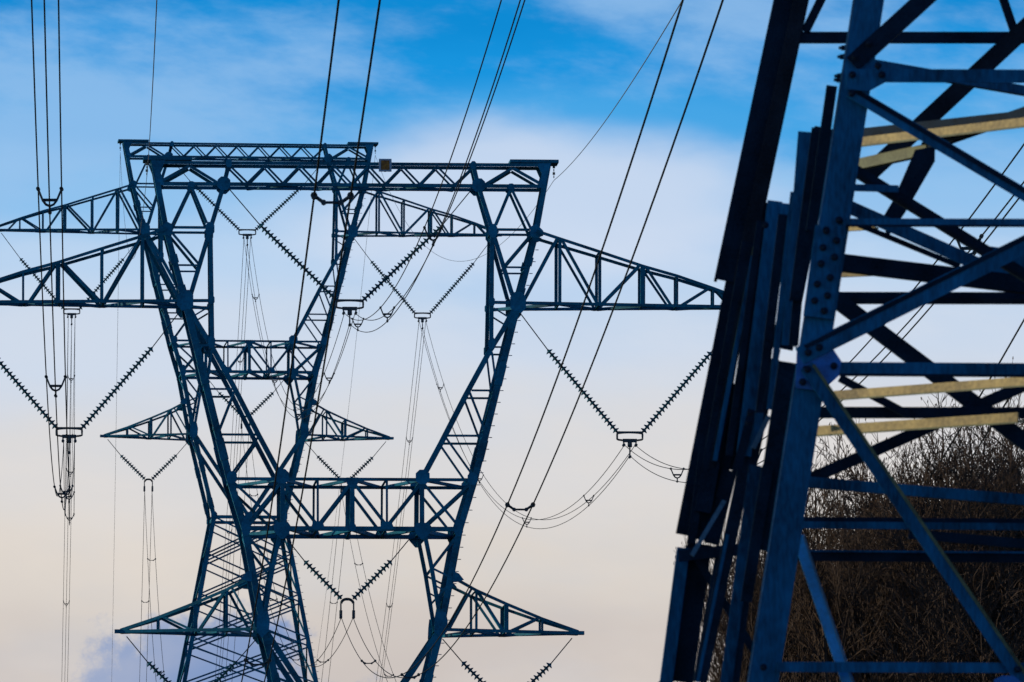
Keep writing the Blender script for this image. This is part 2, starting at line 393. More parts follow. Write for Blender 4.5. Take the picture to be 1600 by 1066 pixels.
    for sd in (-1, 1):
        for u_, px in ((-109, 10), (-54, 5), (0, 10), (54, 5), (109, 10)): member(br, 'post', (u_, 749), (u_, 826), px, sd)
        for a, b, px in ((-109, -54, 7), (0, -54, 7), (0, 54, 7), (109, 54, 7)): member(br, 'brace', (a, 752), (b, 822), px, sd)
        for sx in (-1, 1):
            member(br, 'brace', (sx*109, 752), (sx*166, 822), 6, sd); member(br, 'brace', (sx*112, 822), (sx*188, 752), 6, sd)
    ps = [-190, -109, -54, 0, 54, 109, 190]
    for row, ww in ((749, 0.12), (826, 0.16)):
        for i in range(6):
            sd = -1 if i % 2 else 1; sc_ = 1 if row == 749 else 168/190
            k = MB(); k.angle(node(ps[i]*sc_, row, sd), node(ps[i+1]*sc_, row, -sd), ww, 0.02); k.build('plan_brace', M_STEEL, br)
        for u_ in ps[1:-1]:
            k = MB(); k.angle(node(u_, row, -1), node(u_, row, 1), 0.10, 0.02, n=Vector((1, 0, 0))); k.build('cross_tie', M_STEEL, br)

    # ---- gusset plates, proud of the members
    def gus(u_, v_, shape):
        for sd in (-1, 1):
            c = node(u_, v_, sd); k = MB()
            pts = [c + Vector((x/40.0, sd*0.035, -y/40.0)) for x, y in [(0.78*x_, 0.82*y_) for x_, y_ in shape]]
            k.plate(pts, Vector((0, sd, 0)), 0.02)
            g_ = k.build('gusset_plate', M_GUS, T)
    def octo(a, b): return [(-a, -b*.5), (-a*.45, -b), (a*.45, -b), (a, -b*.5), (a, b*.5), (a*.45, b), (-a*.45, b), (-a, b*.5)]
    for sx in (-1, 1):
        gus(sx*260, 471, octo(16, 20)); gus(sx*199, 288, octo(13, 13)); gus(sx*289, 361, [(-sx*13, -10), (0, -16), (sx*14, -3), (sx*14, 7), (0, 12), (-sx*12, 8)])
        gus(sx*221, 359, octo(9, 13)); gus(sx*191, 257, octo(6, 8)); gus(sx*250, 290, octo(7, 6))
        gus(sx*110, 745, octo(14, 14)); gus(sx*188, 747, octo(10, 12)); gus(sx*166, 824, octo(9, 17))
        gus(sx*110, 828, [(-17, -7), (-12, -14), (12, -14), (17, -7), (15, 5), (3, 18), (-3, 18), (-15, 5)])
        gus(sx*54, 823, [(-9, -10), (9, -10), (13, 0), (12, 5), (-12, 5), (-13, 0)])
        gus(sx*139, 974, [(-11, -22), (9, -22), (13, -5), (11, 16), (-3, 28), (-14, 16), (-13, -5)])
        gus(sx*162, 903, [(-sx*6, -14), (sx*6, -9), (sx*16, 3), (sx*4, 7), (-sx*7, 8)])
        gus(sx*219, 470, octo(6, 9)); gus(sx*219, 536, octo(7, 12))
    gus(0, 752, [(-12, -7), (12, -7), (11, 5), (5, 12), (-5, 12), (-11, 5)])
    gus(0, 824, octo(7, 8)); gus(0, 1188, octo(14, 12))
    for sx in (-1, 1): gus(sx*88, 1189, octo(10, 14))

    # ---- waist and body
    k = MB()
    for sd in (-1, 1): k.angle(node(-88, 1191, sd), node(88, 1191, sd), 0.2, 0.025, n=Vector((0, sd, 0)), off=0.01)
    for sx in (-1, 1): k.angle(node(sx*88, 1191, -1), node(sx*88, 1191, 1), 0.2, 0.025, n=Vector((sx, 0, 0)), off=0.01)
    k.build('waist_belt', M_STEEL, T)
    rows = [1191, 1284, 1386, 1496, 1612, 1739]
    hw = lambda v_: 88 + (v_-1191)*(190-88)/(1739-1191)
    for a, b in zip(rows, rows[1:]):
        for sd in (-1, 1):
            k = MB()
            for h_ in (0, 1):
                va, vb = (a, b) if not h_ else (a+(b-a)*.2, b+(b-a)*.2)
                vb = min(vb, 1739)
                k.angle(node(-hw(va), va, sd), node(hw(vb), vb, sd), 0.095, 0.02, n=Vector((0, sd, 0)), off=-0.005-0.03*h_)
                k.angle(node(hw(va), va, sd), node(-hw(vb), vb, sd), 0.105, 0.02, n=Vector((0, sd, 0)), off=-0.015-0.03*h_)
            k.build('lattice_panel', M_STEEL, T)
        for sx in (-1, 1):
            k = MB()
            k.angle(node(sx*hw(a), a, -1), node(sx*hw(b), b, 1), 0.10, 0.02, n=Vector((sx, 0, 0)), off=-0.005)
            k.angle(node(sx*hw(a), a, 1), node(sx*hw(b), b, -1), 0.10, 0.02, n=Vector((sx, 0, 0)), off=-0.015)
            k.build('lattice_panel', M_STEEL, T)
    # step bolts up one leg
    for (u0, v0), (u1, v1) in zip(LEG[1:], LEG[2:]):
        L_ = (node(u1, v1)-node(u0, v0)).length; nst = int(L_/0.45)
        k = MB()
        for i in range(nst):
            p = node(u0, v0).lerp(node(u1, v1), (i+.5)/nst) + Vector((0.14, 0, 0)); k.tube([p, p+Vector((0.13, 0, 0.0))], 0.016, 5)
        if nst: k.build('step_bolts', M_STEEL, T)
    # concrete feet
    for sx in (-1, 1):
        for sd in (-1, 1):
            k = MB(); p = node(sx*190, 1739, sd); k.box_frame(Vector((p.x, p.y, 0.05)), Vector((0.5, 0, 0)), Vector((0, 0.5, 0)), Vector((0, 0, 0.35))); k.build('foot', M_PALE, T)
    return T

TA = build_tower()
# second tower: same type on the rise behind
D_B, YAW_B = 300/0.627, R(5.5)
top_local = node(0, 256, 0)
pb = P(387.5, 225.5, D_B)
BASE_B = Vector((pb.x, D_B, pb.z - top_local.z))
TB = copy_tree(TA); TB.location = BASE_B; TB.rotation_euler = (0, 0, YAW_B)
TB['label'] = 'smaller farther Y shaped lattice tower seen behind the left half of the middle tower'
print('B base z', BASE_B.z)
RB = Matrix.Rotation(YAW_B, 4, 'Z')
def toA(p): return BASE_A + (RZ @ p)
def toB(p): return BASE_B + (RB @ p)

# ------------------------------------------------------------------ V-string insulators
def lp(u_, v_): return node(u_, v_, 0)
def make_string(uc, inner, outer, d_in, d_out, yoke_v, label, kind, half=21):
    """hangs from two tower points; local frame of tower A"""
    T = thing('v_string_insulator', label, 'insulator', BASE_A, YAW_A, 'V shaped insulator strings hanging from the towers')
    yw = half
    for (at, ds, sgn) in ((inner, d_in, -1 if inner[0] < outer[0] else 1), (outer, d_out, 1 if inner[0] < outer[0] else -1)):
        a = lp(*at); c = lp(*ds); b = lp(uc + sgn*yw, yoke_v-7)
        k = MB(); k.tube([a, c], 0.022, 6); k.build('link_rod', M_FIT, T)
        k = MB(); ln = (b-c).length; d = (b-c).normalized(); n = max(8, int(ln/0.175))
        k.tube([c, b], 0.045, 6)
        x = d.orthogonal().normalized(); y = d.cross(x)
        for i in range(n):
            p = c + d*(ln*(i+0.5)/n)
            prof = [(0.06, -0.05), (0.15, 0.005), (0.155, 0.025), (0.07, 0.04)]
            o = len(k.v); K = 10
            for r_, h_ in prof:
                for j in range(K):
                    t = 2*math.pi*j/K; k.v.append(tuple(p + d*h_ + x*(r_*math.cos(t)) + y*(r_*math.sin(t))))
            for q in range(3):
                for j in range(K): k.f.append((o+q*K+j, o+q*K+(j+1) % K, o+(q+1)*K+(j+1) % K, o+(q+1)*K+j))
        k.build('insulator_string', M_INS, T)
    c = lp(uc, yoke_v); k = MB(); hx = yw/40.0
    if kind == 3:
        ring = []
        for i in range(25):
            t = 2*math.pi*i/24; cx_, sy_ = math.cos(t), math.sin(t)
            ring.append(c + Vector((math.copysign(min(1, abs(cx_)*1.25), cx_)*hx, 0.0, math.copysign(abs(sy_)**.6, sy_)*0.16 if sy_ else 0)))
        k.tube(ring, 0.04, 6, cap=False)
        k.box_frame(c+Vector((0, 0, 0.17)), Vector((hx*1.05, 0, 0)), Vector((0, 0.04, 0)), Vector((0, 0, 0.035)))
        k.box_frame(c+Vector((0, 0, -0.16)), Vector((hx*.55, 0, 0)), Vector((0, 0.04, 0)), Vector((0, 0, 0.07)))
        k.build('yoke_plate', M_FIT, T)
        k = MB()
        for ox, oz in ((-0.24, -0.34), (0.24, -0.34), (0, -0.80)):
            q = c + Vector((ox, 0, oz)); k.tube([c+Vector((ox, 0, -0.2)), q], 0.03, 6); k.tube([q-Vector((0, 0.16, 0)), q+Vector((0, 0.16, 0))], 0.06, 8)
        k.tube([c+Vector((0, 0, -0.18)), c+Vector((0, 0, -0.42))], 0.09, 8)
        k.build('clamp', M_FIT, T)
        T['cl'] = 3
    else:
        arc = [c + Vector((hx*1.05*math.cos(t), 0, 0.17*math.sin(t))) for t in [math.pi*i/12 for i in range(13)]]
        k.tube(arc, 0.055, 6); k.box_frame(c+Vector((0, 0, 0.16)), Vector((hx*.5, 0, 0)), Vector((0, 0.04, 0)), Vector((0, 0, 0.05)))
        k.build('yoke_plate', M_FIT, T)
        for ox in (-0.25, 0.25):
            k = MB(); q = c + Vector((ox, 0, -0.55)); k.tube([c+Vector((ox, 0, 0)), q], 0.032, 6); k.tube([q-Vector((0, 0.16, 0)), q+Vector((0, 0.16, 0))], 0.06, 8)
            k.tube([q, q+Vector((0, 0, 0.28))], 0.06, 8)
            k.build('clamp', M_FIT, T)
    return T
PH = {  # name: (uc, inner, outer, disc in, disc out, yoke v, kind, half)
 'TL': (-438, (-262, 483), (-613, 484), (-309, 545), (-566, 547), 678, 3, 20),
 'TC': (-1, (-192, 294), (190, 294), (-142, 352), (141, 354), 476, 3, 21),
 'TR': (438, (262, 483), (613, 484), (309, 545), (566, 547), 680, 3, 20),
 'LM': (-4, (-99, 842), (93, 842), (-71, 877), (65, 876), 943, 2, 9),
 'LL': (-246, (-145, 998), (-348, 996), (-176, 1034), (-315, 1036), 1102, 2, 9),
 'LR': (246, (145, 998), (348, 996), (176, 1034), (315, 1036), 1102, 2, 9)}
LAB = {
 'TL': ('V insulator under the left upper cross arm of the nearer middle tower', 'V insulator under the left upper cross arm of the smaller rear tower'),
 'TC': ('large V insulator inside the window of the nearer middle tower', 'V insulator inside the window of the smaller rear tower, at top'),
 'TR': ('V insulator under the right upper cross arm, beside the dark near tower', 'V insulator below the right arm of the rear tower, seen through the middle tower'),
 'LM': ('V insulator hanging under the bridge of the nearer middle tower', 'V insulator under the rear tower bridge, half hidden by the middle tower leg'),
 'LL': ('V insulator under the lower left arm, cut by the bottom edge of the photo', 'small V insulator under the short left arm of the rear tower'),
 'LR': ('V insulator under the lower right arm, cut by the bottom edge of the photo', 'small V insulator under the short right arm of the rear tower, above the bridge')}
CL = {}
for key, (uc, i_, o_, di, do, yv, kind, half) in PH.items():
    t = make_string(uc, i_, o_, di, do, yv, LAB[key][0], kind, half)
    t2 = copy_tree(t); t2.location = BASE_B; t2.rotation_euler = (0, 0, YAW_B); t2['label'] = LAB[key][1]
    c = lp(uc, yv) + Vector((0, 0, -0.5 if kind == 3 else -0.55))
    CL[key] = (toA(c), toB(c), kind)
    for x_ in (t, t2):
        if 'cl' in x_: del x_['cl']

# ------------------------------------------------------------------ conductor bundles
def polyfit(ds, zs):
    n = len(ds)
    if n == 2: deg = 1
    else: deg = 2
    # normal equations, the first point (clamp) is weighted heavily
    m = deg+1; A_ = [[0.0]*m for _ in range(m)]; b_ = [0.0]*m; d0 = ds[0]
    for k_, (d, z) in enumerate(zip(ds, zs)):
        wgt = 1e6 if k_ == 0 else 1.0
        row = [((d-d0)/100.0)**j for j in range(m)]
        for i in range(m):
            b_[i] += wgt*row[i]*z
            for j in range(m): A_[i][j] += wgt*row[i]*row[j]
    for i in range(m):
        pv = A_[i][i]
        for j in range(i+1, m):
            f = A_[j][i]/pv; b_[j] -= f*b_[i]
            for q in range(i, m): A_[j][q] -= f*A_[i][q]
    x = [0.0]*m
    for i in reversed(range(m)): x[i] = (b_[i]-sum(A_[i][j]*x[j] for j in range(i+1, m)))/A_[i][i]
    return lambda d: sum(x[j]*((d-d0)/100.0)**j for j in range(m))
SP3 = [(-0.21, 0.17), (0.21, 0.17), (0.0, -0.25)]
SP2 = [(-0.23, 0.0), (0.23, 0.0)]
def bundle(name, label, fx, fz, d0, d1, kind, spacers, steps=60, r=0.019, m=None, grp='conductor bundles strung along the line', clamp_ends=True, cat='power line'):
    """fx(d), fz(d): course of the bundle centre as a function of distance"""
    mid = Vector((fx(d0), d0, fz(d0)))
    T = thing(name, label, cat, mid, 0, grp)
    offs = SP3 if kind == 3 else (SP2 if kind == 2 else [(0, 0)])
    for ox, oz in offs:
        k = MB(); pts = []
        for i in range(steps+1):
            d = d0 + (d1-d0)*i/steps
            pts.append(Vector((fx(d)+ox, d, fz(d)+oz)) - mid)
        k.tube(pts, r, 5); k.build('conductor', m or M_WIRE, T, smooth=True)
    for d in spacers:
        c = Vector((fx(d), d, fz(d))) - mid; k = MB()
        if kind == 3:
            pp = [c + Vector((ox, 0, oz)) for ox, oz in offs]; q = [c + Vector((-0.13, 0, -0.03)), c + Vector((0.13, 0, -0.03)), c + Vector((0, 0, -0.14))]
            k.tube([q[0], q[1]], 0.028, 6); k.tube([q[1], c + Vector((.07, 0, -.11)), q[2]], 0.024, 6); k.tube([q[2], c + Vector((-.07, 0, -.11)), q[0]], 0.024, 6)
            for a, b in zip(q, pp): k.tube([a, b], 0.021, 6)
            for b in pp: k.tube([b-Vector((0, .09, 0)), b+Vector((0, .09, 0))], 0.036, 8)
        else:
            pp = [c + Vector((ox, 0, oz)) for ox, oz in offs]
            q = [c + Vector((-0.11, 0, -0.085)), c + Vector((0.11, 0, -0.085))]
            k.tube([pp[0], q[0]], 0.024, 6); k.tube([q[0], q[1]], 0.018, 6); k.tube([q[1], pp[1]], 0.024, 6)
            for b in pp: k.tube([b-Vector((0, .08, 0)), b+Vector((0, .08, 0))], 0.044, 8)
            for b in q: k.tube([b-Vector((0, .03, 0)), b+Vector((0, .03, 0))], 0.036, 8)
        k.build('spacer', M_FIT, T)
    return T
def near_course(far, near_px, near_d, mids):
    n_ = P(near_px[0], near_px[1], near_d)
    sl = (n_.x-far.x)/(n_.y-far.y)
    fx = lambda d: far.x + sl*(d-far.y)
    ds, zs = [far.y], [far.z]
    for mm in mids + [(near_px[0], near_px[1], near_d)]:
        if len(mm) == 3: d = mm[2]
        else:
            kx = (mm[0]-800)/F   # x = kx * slant(approx d)
            d = (far.x - sl*far.y)/(kx*1.0045 - sl)
            d = (far.x - sl*far.y)/(kx*1.0045 - sl)
        ds.append(d); zs.append(P(mm[0], mm[1], d).z)
    fz = polyfit(ds, zs)
    return fx, fz
near = {
 'TL': ((70, 0), 118, [(78, 330, 138), (87, 640, 175)], [137, 168, 215, 262]),
 'TC': ((806, 0), 135, [(677, 368), (604, 489)], [186, 235, 283]),
 'TR': ((1600, 262), 115, [(1440, 474), (1290, 650), (1060, 728)], [126, 252, 200]),
 'LM': ((1095, 0), 88, [(810, 811), (650, 1042)], [138, 210, 262]),
 'LL': ((557, 0), 86, [(522, 320), (396, 1066)], [96, 150, 220]),
 'LR': ((1625, 503), 110, [(1411, 839), (1247, 1066)], [175, 230])}
NL = {
 'TL': 'triple wire bundle dropping from the top left corner to the left cross arm insulator',
 'TC': 'triple wire bundle rising from the window insulator of the middle tower to the top centre',
 'TR': 'triple wire bundle passing behind the dark near tower and rising at the right edge',
 'LM': 'twin wire bundle with bow spacer left of the near tower, coming from the top',
 'LL': 'twin wire bundle with bow spacer falling steeply across the middle tower window',
 'LR': 'twin wire bundle running in front of the bare trees at lower right'}
for key, (npx, nd_, mids, sps) in near.items():
    a, b, kind = CL[key]
    fx, fz = near_course(a, npx, nd_, mids)
    bundle('conductor_bundle', NL[key], fx, fz, a.y, 24.0, kind, sps, 90, 0.014)
ML = {
 'TL': 'triple wire span hanging from the left cross arm back to the rear tower',
 'TC': 'triple wire span sagging from window insulator of middle tower to window of rear tower',
 'TR': 'triple wire span in a deep curve between right cross arm and the rear tower',
 'LM': 'twin wire span sagging behind the middle tower bridge towards the rear tower',
 'LL': 'twin wire span leading from the lower left arm back to the rear tower',
 'LR': 'twin wire span leading from the lower right arm back to the rear tower'}
for key, (a, b, kind) in CL.items():
    sl = (b.x-a.x)/(b.y-a.y); S_ = 6.9
    fx = lambda d, a=a, sl=sl: a.x + sl*(d-a.y)
    def fz(d, a=a, b=b):
        t = (d-a.y)/(b.y-a.y); return a.z + (b.z-a.z)*t - 4*S_*t*(1-t)
    bundle('conductor_bundle', ML[key], fx, fz, a.y, b.y, kind, [a.y+24+ (5 if kind == 2 else 0), 369, 412, 456], 60, 0.0145)
FL = {
 'TL': 'faint triple wires dropping straight down beyond the rear tower at far left',
 'TC': 'faint triple wires dropping from the rear tower window insulator',
 'TR': 'faint triple wires dropping straight down between the middle tower legs',
 'LM': 'faint twin wires dropping behind the left leg of the middle tower',
 'LL': 'faint twin wires dropping from the short left arm of the rear tower',
 'LR': 'faint twin wires dropping beyond the bridge of the middle tower'}
SLX = {'TL': -0.062, 'TC': -0.055, 'TR': -0.050, 'LM': -0.055, 'LL': -0.055, 'LR': -0.055}
for key, (a, b, kind) in CL.items():
    fx = lambda d, b=b, s_=SLX[key]: b.x + s_*(d-b.y)
    def fz(d, b=b):
        t = d-b.y; return b.z - 0.262*t + 0.00045*t*t
    bundle('conductor_bundle', FL[key], fx, fz, b.y, 760, kind, [b.y+22, b.y+60, 590], 40, 0.0155)
# earth wires on the beam ends
for sx, npx, nd_, mids, lab, lab2, lab3 in (
     (-1, (245, 0), 150, [(236, 150, 195)], 'thin single wire rising from left end of the top beam to the top edge', 'thin single wire between left ends of the two tower tops', 'very thin wire hanging straight down left of the towers'),
     (1, (1066, 0), 150, [(1010, 96), (940, 197)], 'thin pale wire slanting up from right end of the top beam', 'thin pale wire between right ends of the two tower tops', 'very thin wire dropping from right end of the rear tower top')):
    loc = node(sx*318, 256, 0) - Vector((0, 0, 0.6)); a, b = toA(loc), toB(loc)
    fx, fz = near_course(a, npx, nd_, mids)
    bundle('earth_wire', lab, fx, fz, a.y, 24.0, 1, [], 80, 0.0125, M_WIRE2, 'single earth wires on the tower tops', cat='earth wire')
    sl = (b.x-a.x)/(b.y-a.y)
    fz = lambda d, a=a, b=b: a.z + (b.z-a.z)*(d-a.y)/(b.y-a.y) - 4*4.8*((d-a.y)/(b.y-a.y))*(1-(d-a.y)/(b.y-a.y))
    bundle('earth_wire', lab2, lambda d, a=a, sl=sl: a.x+sl*(d-a.y), fz, a.y, b.y, 1, [], 40, 0.011, M_WIRE2, 'single earth wires on the tower tops', cat='earth wire')
    bundle('earth_wire', lab3, lambda d, b=b: b.x-0.055*(d-b.y), lambda d, b=b: b.z-0.262*(d-b.y)+0.00045*(d-b.y)**2, b.y, 760, 1, [], 30, 0.011, M_WIRE2, 'single earth wires on the tower tops', cat='earth wire')

# ------------------------------------------------------------------ small square sign on the top beam
c = toA(node(53, 258.5, -1)) + Vector((0, -0.12, 0))
Sg = thing('sign', 'small square orange brown sign in a pale frame on the middle tower top beam', 'sign', c, YAW_A)
k = MB(); h = 0.25
for ax, az, cx_, cz_ in ((h, 0.03, 0, h-.03), (h, 0.03, 0, -h+.03), (0.04, h-.06, -h+.04, 0), (0.04, h-.06, h-.04, 0)):
    k.box_frame(Vector((cx_, 0, cz_)), Vector((ax, 0, 0)), Vector((0, 0.05, 0)), Vector((0, 0, az)))
k.build('sign_frame', M_FRAME, Sg)
k = MB(); k.box_frame(Vector((0, 0.005, 0)), Vector((h-.08, 0, 0)), Vector((0, 0.035, 0)), Vector((0, 0, h-.06))); k.build('sign_panel', M_ORNG, Sg)
k = MB(); k.box_frame(Vector((0, 0.085, 0)), Vector((0.04, 0, 0)), Vector((0, 0.03, 0)), Vector((0, 0, h))); k.build('bracket', M_FIT, Sg)

# ------------------------------------------------------------------ the near tower at the right
DF, DB = 46.0, 49.4
OC = P(1192, 1066, DF); OC = Vector((OC.x+1.8, DF+1.7, 0))
TC_ = thing('lattice_tower', 'huge close up lattice tower at the right edge with thick dark angle irons and bolts', 'power pylon', OC, 0)
def PC(x, y, d): return P(x, y, d) - OC
bolts_made = []
def bar(name, a, b, px, d1, d2=None, m=None, edge=-1, leg2=None, t=0.013, wh=None, label=None):
    d2 = d1 if d2 is None else d2
    p, q = PC(a[0], a[1], d1), PC(b[0], b[1], d2)
    k = MB(); k.angle(p, q, px*((d1+d2)/2)/F, t, n=Vector((0, -1, 0)), edge=edge, leg2=leg2, wh=wh)
    o = k.build(name, m or M_BIG, TC_)
    if label: o['label'] = label
    return o
def plate(name, pts, d, m, t=0.012, parent=None):
    k = MB(); k.plate([PC(x, y, d) for x, y in pts], Vector((0, -1, 0)), t); return k.build(name, m, parent or TC_)
def bolt(x, y, d, parent, side=False):
    k = MB(); c_ = PC(x, y, d); r_ = 0.0165
    ax = Vector((-1, 0, 0)) if side else Vector((0, -1, 0))
    k.tube([c_, c_+ax*0.012], r_*1.35, 10); k.tube([c_+ax*0.012, c_+ax*0.034], r_, 6); k.tube([c_+ax*0.034, c_+ax*0.05], r_*.6, 8)
    k.build('bolt', M_BOLT, parent)
def extend(a, b, x): t = (x-a[0])/(b[0]-a[0]); return (x, a[1]+(b[1]-a[1])*t)
X2 = 2050  # right legs stand outside the frame
def line_ext(a, b, ext): return (a, extend(a, b, ext))

# main leg (front left), from above the frame down to the ground
def xleg(y): return 1357 - 0.1548*y
leg = bar('leg', (xleg(-900), -900), (xleg(2092), 2092), 49, DF, edge=1, leg2=0.19, t=0.02, m=M_BIG)
bar('sunlit_leg_edge', (xleg(-900)-23, -900), (xleg(2092)-23, 2092), 2.2, DF-0.004, m=M_EDGE, t=0.003, leg2=0.004)  # added thin strip, sun on the side flange painted as a lighter colour
# mirrored right legs outside the frame
bar('leg', (2*1660-xleg(-900), -900), (2*1660-xleg(2092), 2092), 49, DF, edge=-1, leg2=0.19, t=0.02)
bar('leg', (2*1640-(1180+0.15*900), -900), (2*1640-(1180-0.15*2000), 2000), 46, DB, edge=-1, leg2=0.19, t=0.02)
# far left leg: two overlapping pieces
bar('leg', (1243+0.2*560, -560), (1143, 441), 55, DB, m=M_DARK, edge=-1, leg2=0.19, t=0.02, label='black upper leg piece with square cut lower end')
bar('leg', (1259+0.2*560, -560), (1157, 441), 23, DB-0.05, m=M_GREY, edge=-1, leg2=0.1, t=0.02)  # grey strip, tone of the less shaded flange put into colour
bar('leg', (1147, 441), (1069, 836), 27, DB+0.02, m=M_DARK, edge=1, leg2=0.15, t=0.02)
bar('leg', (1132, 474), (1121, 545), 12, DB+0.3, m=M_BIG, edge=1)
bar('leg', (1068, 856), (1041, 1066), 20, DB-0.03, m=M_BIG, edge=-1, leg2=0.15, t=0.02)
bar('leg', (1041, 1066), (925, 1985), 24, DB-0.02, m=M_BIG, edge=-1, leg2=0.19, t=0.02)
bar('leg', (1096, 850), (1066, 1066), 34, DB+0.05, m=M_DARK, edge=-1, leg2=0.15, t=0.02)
# slats of the left face seen nearly edge on
def slat(a, b, px, d, m, **kw):
    d = 49.0+(d-48.0)*0.3 if d >= 48 else 46.3+(d-46.7)*0.3
    return bar('side_face_angle', a, b, px, d, m=m, **kw)
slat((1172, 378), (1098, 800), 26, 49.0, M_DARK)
slat((1180, 385), (1146, 560), 7, 48.95, M_OLIVE)  # lit slat edge painted in olive
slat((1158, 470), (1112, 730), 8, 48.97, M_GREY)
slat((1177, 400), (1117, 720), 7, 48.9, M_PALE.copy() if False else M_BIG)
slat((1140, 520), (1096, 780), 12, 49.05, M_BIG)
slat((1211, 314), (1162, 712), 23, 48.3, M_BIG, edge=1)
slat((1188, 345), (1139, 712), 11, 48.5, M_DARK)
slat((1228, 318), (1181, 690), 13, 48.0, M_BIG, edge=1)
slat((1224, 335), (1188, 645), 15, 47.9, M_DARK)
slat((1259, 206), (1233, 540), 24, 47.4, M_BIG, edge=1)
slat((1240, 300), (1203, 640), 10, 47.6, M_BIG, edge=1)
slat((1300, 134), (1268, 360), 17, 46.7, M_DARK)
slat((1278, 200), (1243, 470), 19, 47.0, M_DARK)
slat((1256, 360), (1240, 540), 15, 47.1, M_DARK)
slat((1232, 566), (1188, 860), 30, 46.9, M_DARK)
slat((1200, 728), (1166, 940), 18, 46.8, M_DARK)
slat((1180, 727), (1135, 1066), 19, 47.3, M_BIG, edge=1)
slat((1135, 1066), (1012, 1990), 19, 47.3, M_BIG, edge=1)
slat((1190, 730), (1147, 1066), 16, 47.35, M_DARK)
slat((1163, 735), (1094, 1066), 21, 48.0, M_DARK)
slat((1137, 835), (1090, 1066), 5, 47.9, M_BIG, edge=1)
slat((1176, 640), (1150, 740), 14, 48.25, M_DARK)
slat((1201, 650), (1177, 700), 8, 47.2, M_EDGE)  # sunlit sliver, its light is in the colour
slat((1132, 782), (1081, 868), 7, 48.6, M_EDGE)  # sunlit diagonal piece painted lighter than its neighbours
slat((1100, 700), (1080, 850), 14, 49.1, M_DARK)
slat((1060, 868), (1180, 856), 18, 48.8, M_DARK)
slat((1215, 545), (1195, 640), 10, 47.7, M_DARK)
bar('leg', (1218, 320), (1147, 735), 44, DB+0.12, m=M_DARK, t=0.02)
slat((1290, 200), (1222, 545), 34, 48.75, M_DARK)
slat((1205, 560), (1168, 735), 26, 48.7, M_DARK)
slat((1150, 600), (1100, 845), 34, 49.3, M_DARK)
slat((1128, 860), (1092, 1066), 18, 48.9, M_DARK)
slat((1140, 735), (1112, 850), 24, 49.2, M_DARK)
# lapped splice plate on the main leg
sp = plate('splice_plate', [(1274, 352), (1321, 352), (1321, 372), (1318, 372), (1302, 499), (1255, 493)], DF-0.045, M_BIG, 0.02)
for x, y in [(1291, 361), (1307, 376), (1286, 387), (1304, 402), (1283, 412), (1297, 434), (1277, 444), (1293, 462), (1273, 470), (1288, 486), (1312, 345), (1291, 327-0+33)]:
    if y > 350: bolt(x, y, DF-0.045-0.0, sp)
for x, y in [(1311, 344)]: bolt(x, y, DF, leg)
for x, y in [(1316, 75), (1313, 89), (1303, 119), (1302, 125)]:
    bolt(xleg(y)-22 if x > 1290 else x+9, y, DF+0.05 if x > 1290 else 47.6, leg, side=True)

for x, y in [(1172, 645), (1169, 660), (1196, 352)]: bolt(x, y, 48.6 if x < 1190 else 48.9, leg)
# front face members
f1 = bar('brace', (1332, 100), (1452, -10), 28, DF-0.03, m=M_DARK)
bar('brace', (1452, -10), (1452+550, -10-505), 28, DF-0.03, m=M_DARK)
for x, y in [(1358, 68), (1336, 89)]: bolt(x, y, DF-0.035, f1)
h1 = bar('strut', (1330, 118), (X2, 121), 21, DF-0.05, edge=1)
gp = plate('gusset_plate', [(1322, 108), (1382, 109), (1386, 127), (1357, 143), (1322, 139)], DF-0.07, M_PLATE if False else M_BIG, 0.014)
for x, y in [(1332, 117), (1378, 117), (1372, 103)]: bolt(x, y, DF-0.075, gp)
bar('plan_brace', (1366, 100), (1700, 158), 15, DF+0.1, DF+1.2)
d10 = bar('brace', (1326, 141), (1640, 327), 20, DF-0.05, edge=1, m=M_BIG)
bar('brace', (1334, 140), (1640, 321.5), 7, DF-0.055, m=M_DARK, t=0.004, leg2=0.05)  # added dark strip, shade of the upper flange painted in
bolt(1331, 146, DF-0.06, d10)
d10b = bar('brace', (1640, 327), (1980, 528), 20, DF-0.05, edge=1)
bar('strut', (1318, 347.5), (X2-20, 349), 12.5, DF-0.04, edge=1)
d20 = bar('brace', (1250, 556), (1700, 334), 29, DF-0.05, edge=1)
d20b = bar('brace', (1700, 334), (1990, 191), 29, DF-0.05, edge=1)
bar('brace', (1258, 542.5), (1700, 323), 7, DF-0.056, m=M_DARK, t=0.004, leg2=0.05)  # added dark strip painting flange shade along the top edge
bar('brace', (1330, 268), (1800, 559), 5, 47.79, m=M_GREY, t=0.004, leg2=0.03)  # added grey strip, flange tone under shade put into colour
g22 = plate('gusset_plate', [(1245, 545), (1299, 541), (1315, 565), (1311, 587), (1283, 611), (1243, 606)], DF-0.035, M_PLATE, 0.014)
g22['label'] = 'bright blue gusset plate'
for x, y in [(1303, 572), (1254, 597), (1259, 577)]: bolt(x, y, DF-0.04, g22)
for x, y in [(1263, 551), (1280, 543)]: bolt(x, y, DF-0.055, d20)
bar('strut', (1310, 576), (X2, 581), 21, DF-0.03, edge=1)
bar('strut', (1312, 585.5), (X2, 590.5), 4, DF-0.036, m=M_DARK, t=0.004, leg2=0.02)  # added dark strip, painted shade along the strut's lower edge
bar('strut', (1322, 352.5), (X2-20, 354), 3, DF-0.046, m=M_DARK, t=0.004, leg2=0.02)  # added dark strip for underside shade, painted in
d29 = bar('brace', (1260, 572), (1600, 1066), 22, DF-0.08, edge=1)
bar('brace', (1600, 1066), (1830, 1400), 22, DF-0.08, edge=1)
bar('brace', (1604, 1062), (1275, 1560), 24, DF-0.06, edge=1)
bolt(1262, 577, DF-0.09, d29)
